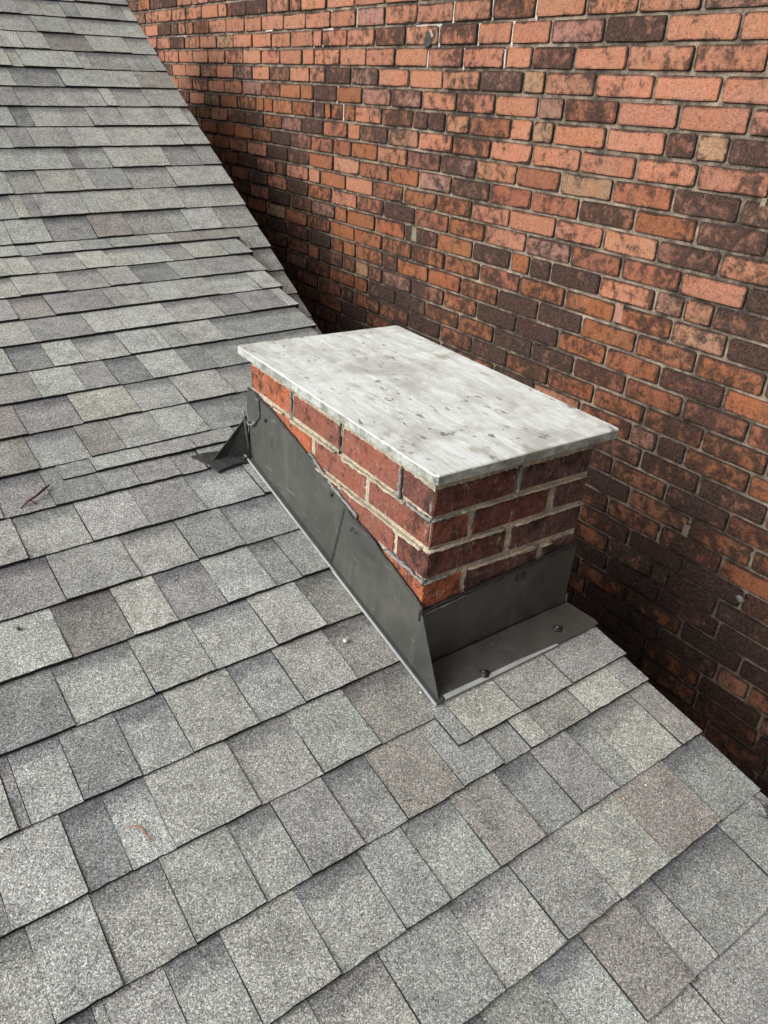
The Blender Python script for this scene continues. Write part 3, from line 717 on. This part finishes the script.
# sealant beads along the flashing tops, rough and broken
def bead(name, pts, r, mat, parent, jit=.35, flat=.8):
    V, Fc = tube([Q @ Vector(p) for p in pts], [r * random.uniform(.65, 1.35) for _ in pts], 6, jit, flat); obj(name, V, Fc, [mat], parent, smooth=True)
bead('sealant_bead', [(-.0035, y, tz(y) + .001 + random.uniform(-.002, .002)) for y in np.linspace(-.004, .735, 44)], .0032, M_TAR, chim)
bead('sealant_bead', [(-.0035, y, tz(y) + .006 + .004 * math.sin(y * 31) + random.uniform(-.0015, .0015)) for y in np.linspace(.23, .43, 22)], .0042, M_SEAL, chim)
bead('sealant_bead', [(-.003, y, -3 * B + .002 + (.004 if y > .04 else 0) + random.uniform(-.001, .001)) for y in np.linspace(-.002, .125, 13)], .0046, M_SEAL, chim)
bead('sealant_bead', [(-.0025, y, -B + .001 + .02 * max(0, y - .03) + random.uniform(-.001, .001)) for y in np.linspace(-.002, .07, 9)], .0042, M_SEAL, chim)
bead('sealant_bead', [(x, -.0022, -B + random.uniform(-.001, .001)) for x in np.linspace(-.002, .055, 8)], .0032, M_SEAL, chim)
bead('sealant_bead', [(x, -.0022, -3 * B + random.uniform(-.001, .001)) for x in np.linspace(-.002, .06, 8)], .0032, M_SEAL, chim)
bead('sealant_bead', [(x, -.0058, az(x) + .002 + random.uniform(-.0012, .0012)) for x in np.linspace(-.005, CW + .003, 30)], .0046, M_TAR, chim)
bead('sealant_bead', [(x, -.0078, az(x) - .004 + random.uniform(-.001, .001)) for x in np.linspace(.0, .11, 12)], .0018, M_SEAL, chim)
bead('sealant_bead', [(-.001, .1 + random.uniform(-.0015, .0015), z) for z in np.linspace(-.066, -.003, 8)], .0055, M_SEAL, chim)
bead('sealant_bead', [(-.0005, .313 + random.uniform(-.001, .001), z) for z in np.linspace(-.066, .008, 8)], .0022, M_TAR, chim)
bead('sealant_bead', [(-.0005, .523 + random.uniform(-.001, .001), z) for z in np.linspace(-.088, -.003, 8)], .0030, M_SEAL, chim)
bead('sealant_bead', [(.2095 + random.uniform(-.001, .001), -.0008, z) for z in np.linspace(-.064, -.003, 8)], .0052, M_SEAL, chim)
bead('sealant_bead', [(-.0045 + random.uniform(-.002, .002), -.006, z) for z in np.linspace(-.285, -.252, 6)], .0052, M_TAR, chim)
bead('sealant_bead', [(-.003, y, .0105) for y in np.linspace(.0, .72, 30)], .0028, M_SEAL, chim, .5)
for zz, ya, yb in ((-B, .08, .30), (-B, .33, .52), (-2 * B, .02, .30), (-2 * B, .30, .40), (-B, .56, .60)):
    bead('mortar_smear', [(-.0012, y, zz - .002 + random.uniform(-.0022, .001)) for y in np.linspace(ya, yb, int((yb - ya) / .016) + 3)], .0056, M_CM, chim, .2, .36)
for zz, xa, xb in ((-B, .07, .20), (-B, .23, .41), (-2 * B, .0, .19), (-2 * B, .22, .41), (-3 * B - .003, .11, .30), (-3 * B - .008, .24, .34)):
    bead('mortar_smear', [(x, -.0008, zz + random.uniform(-.0012, .0012)) for x in np.linspace(xa, xb, int((xb - xa) / .016) + 3)], .0052, M_CM, chim, .2, .36)
# back corner: folded patch on the brick, upright flap and membrane tail on the shingles
patch = [(-.007, .668, -.118), (-.0075, .672, -.075), (-.007, .70, -.062), (-.0075, .733, -.070), (-.008, .736, -.120), (-.0085, .725, -.146), (-.008, .69, -.140)]
sheet('corner_patch', patch[::-1], (.004, 0, 0), M_FL)
bead('patch_seam', [(-.009, .69, -.138), (-.0095, .705, -.152), (-.0095, .725, -.157), (-.0095, .744, -.148), (-.0095, .754, -.128)], .003, M_SEAL, chim)
b0 = lambda x, y, h=0.0: Vector((x, y, roofz(x, y) + h))
top = Q @ Vector((-.008, .742, -.145))
fl = [top, b0(-.100, .748, .012), b0(-.060, .752, .010), b0(-.008, .735, .010)]
V, Fc = prism(fl, (.004, .008, 0)); obj('upright_flap', V, Fc, [M_MEMB], chim)
bead('flap_seam', [Q.inverted() @ Vector(v) for v in (top + Vector((-.004, -.004, .004)), top * .5 + b0(-.012, .73, .02) * .5, b0(-.010, .725, .016), b0(-.03, .724, .016))], .0055, M_MEMB, chim)
tail = [b0(-.142, .785, .010), b0(-.110, .783, .013), b0(-.05, .775, .012), b0(-.006, .77, .012), b0(-.004, .712, .012), b0(-.035, .716, .013), b0(-.08, .712, .012), b0(-.105, .704, .012), b0(-.115, .73, .012), b0(-.128, .76, .011)]
V, Fc = prism(tail[::-1], (0, 0, -.006)); obj('membrane_tail', V, Fc, [M_MEMB], chim)

# ------------------------------------------------------------------ small things on the roof
def on_roof(px, py, h): q = onL(px, py); return Vector(q) + FRL[2] * h
M_TWIG = mat_plain('dead_twig', (.085, .045, .035), .4, 200, .8, .2, .001); M_NEED = mat_plain('pine_needle', (.34, .13, .045), .2, 200, .7, .3, .0005)
tw = [merge([tube([on_roof(x, y, h) for x, y, h in ((21, 511, .008), (30, 505, .013), (38, 501, .017), (45, 494, .016), (50, 489, .012))], [.0012, .0026, .0034, .003, .0014], 6, .25), tube([on_roof(x, y, h) for x, y, h in ((31, 504, .012), (35, 507, .010), (38, 506.5, .009))], [.0022, .0014, .0008], 5, .2)])]
tag(obj('twig', *tw[0], [M_TWIG], smooth=True), 'thin dark dead twig lying on the shingles', 'twig')
V, Fc = merge([tube([on_roof(x, y, .010) for x, y in ((123, 832), (131, 829.5), (139, 828), (143, 831), (147, 837), (151.5, 845))], [.0004, .0006, .0006, .0006, .0006, .0008], 5), tube([on_roof(x, y, .0105) for x, y in ((131, 831), (140, 829.5), (145, 836), (151, 843))], [.0005, .0006, .0007, .0009], 5)])
tag(obj('pine_needle', V, Fc, [M_NEED], smooth=True), 'bent orange pine needle lying on a shingle tab', 'pine needle')
for px, py, r, col, lab in ((345, 643.5, .0045, (.5, .49, .44), 'pale pebble lying on a brown shingle beside the side flashing'), (644, 787.5, .0019, (.75, .73, .68), 'tiny white grit grain on the brown shingle near the roof edge'),
                            (622, 800.5, .0021, (.55, .28, .15), 'tiny orange brick crumb at a shingle corner'), (19, 631.5, .0038, (.05, .05, .05), 'small black chip lying on a pale grey shingle'), (420, 695, .0024, (.5, .49, .46), 'small pale chip beside the lower end of the side flashing')):
    P = on_roof(px, py, .0085); V, Fc = lump((0, 0, 0), r, (1, 1.25, .8), 8, .22)
    mt = mat_plain('grit', col, .2, 300, .8); tag(obj('pebble', [P + v for v in V], Fc, [mt], smooth=True), lab, 'pebble')
# torn, tarred shingle corner at the roof edge
e = on_roof(755, 808, .006); V, Fc = lump(e, .024, (.75, 1.15, .62), 12, .2)
me = mesh('torn_corner', V, Fc, [M_SH]); add_tint(me, [(.17, .17, .165, 1)] * len(V), [0] * len(V)); place(bpy.data.objects.new('torn_corner', me), None, roofL)
e = on_roof(764, 828, -.012); V, Fc = lump(e, .020, (.7, 1.3, .8), 10, .3); obj('tar_lump', V, Fc, [M_TAR], roofL, smooth=True)
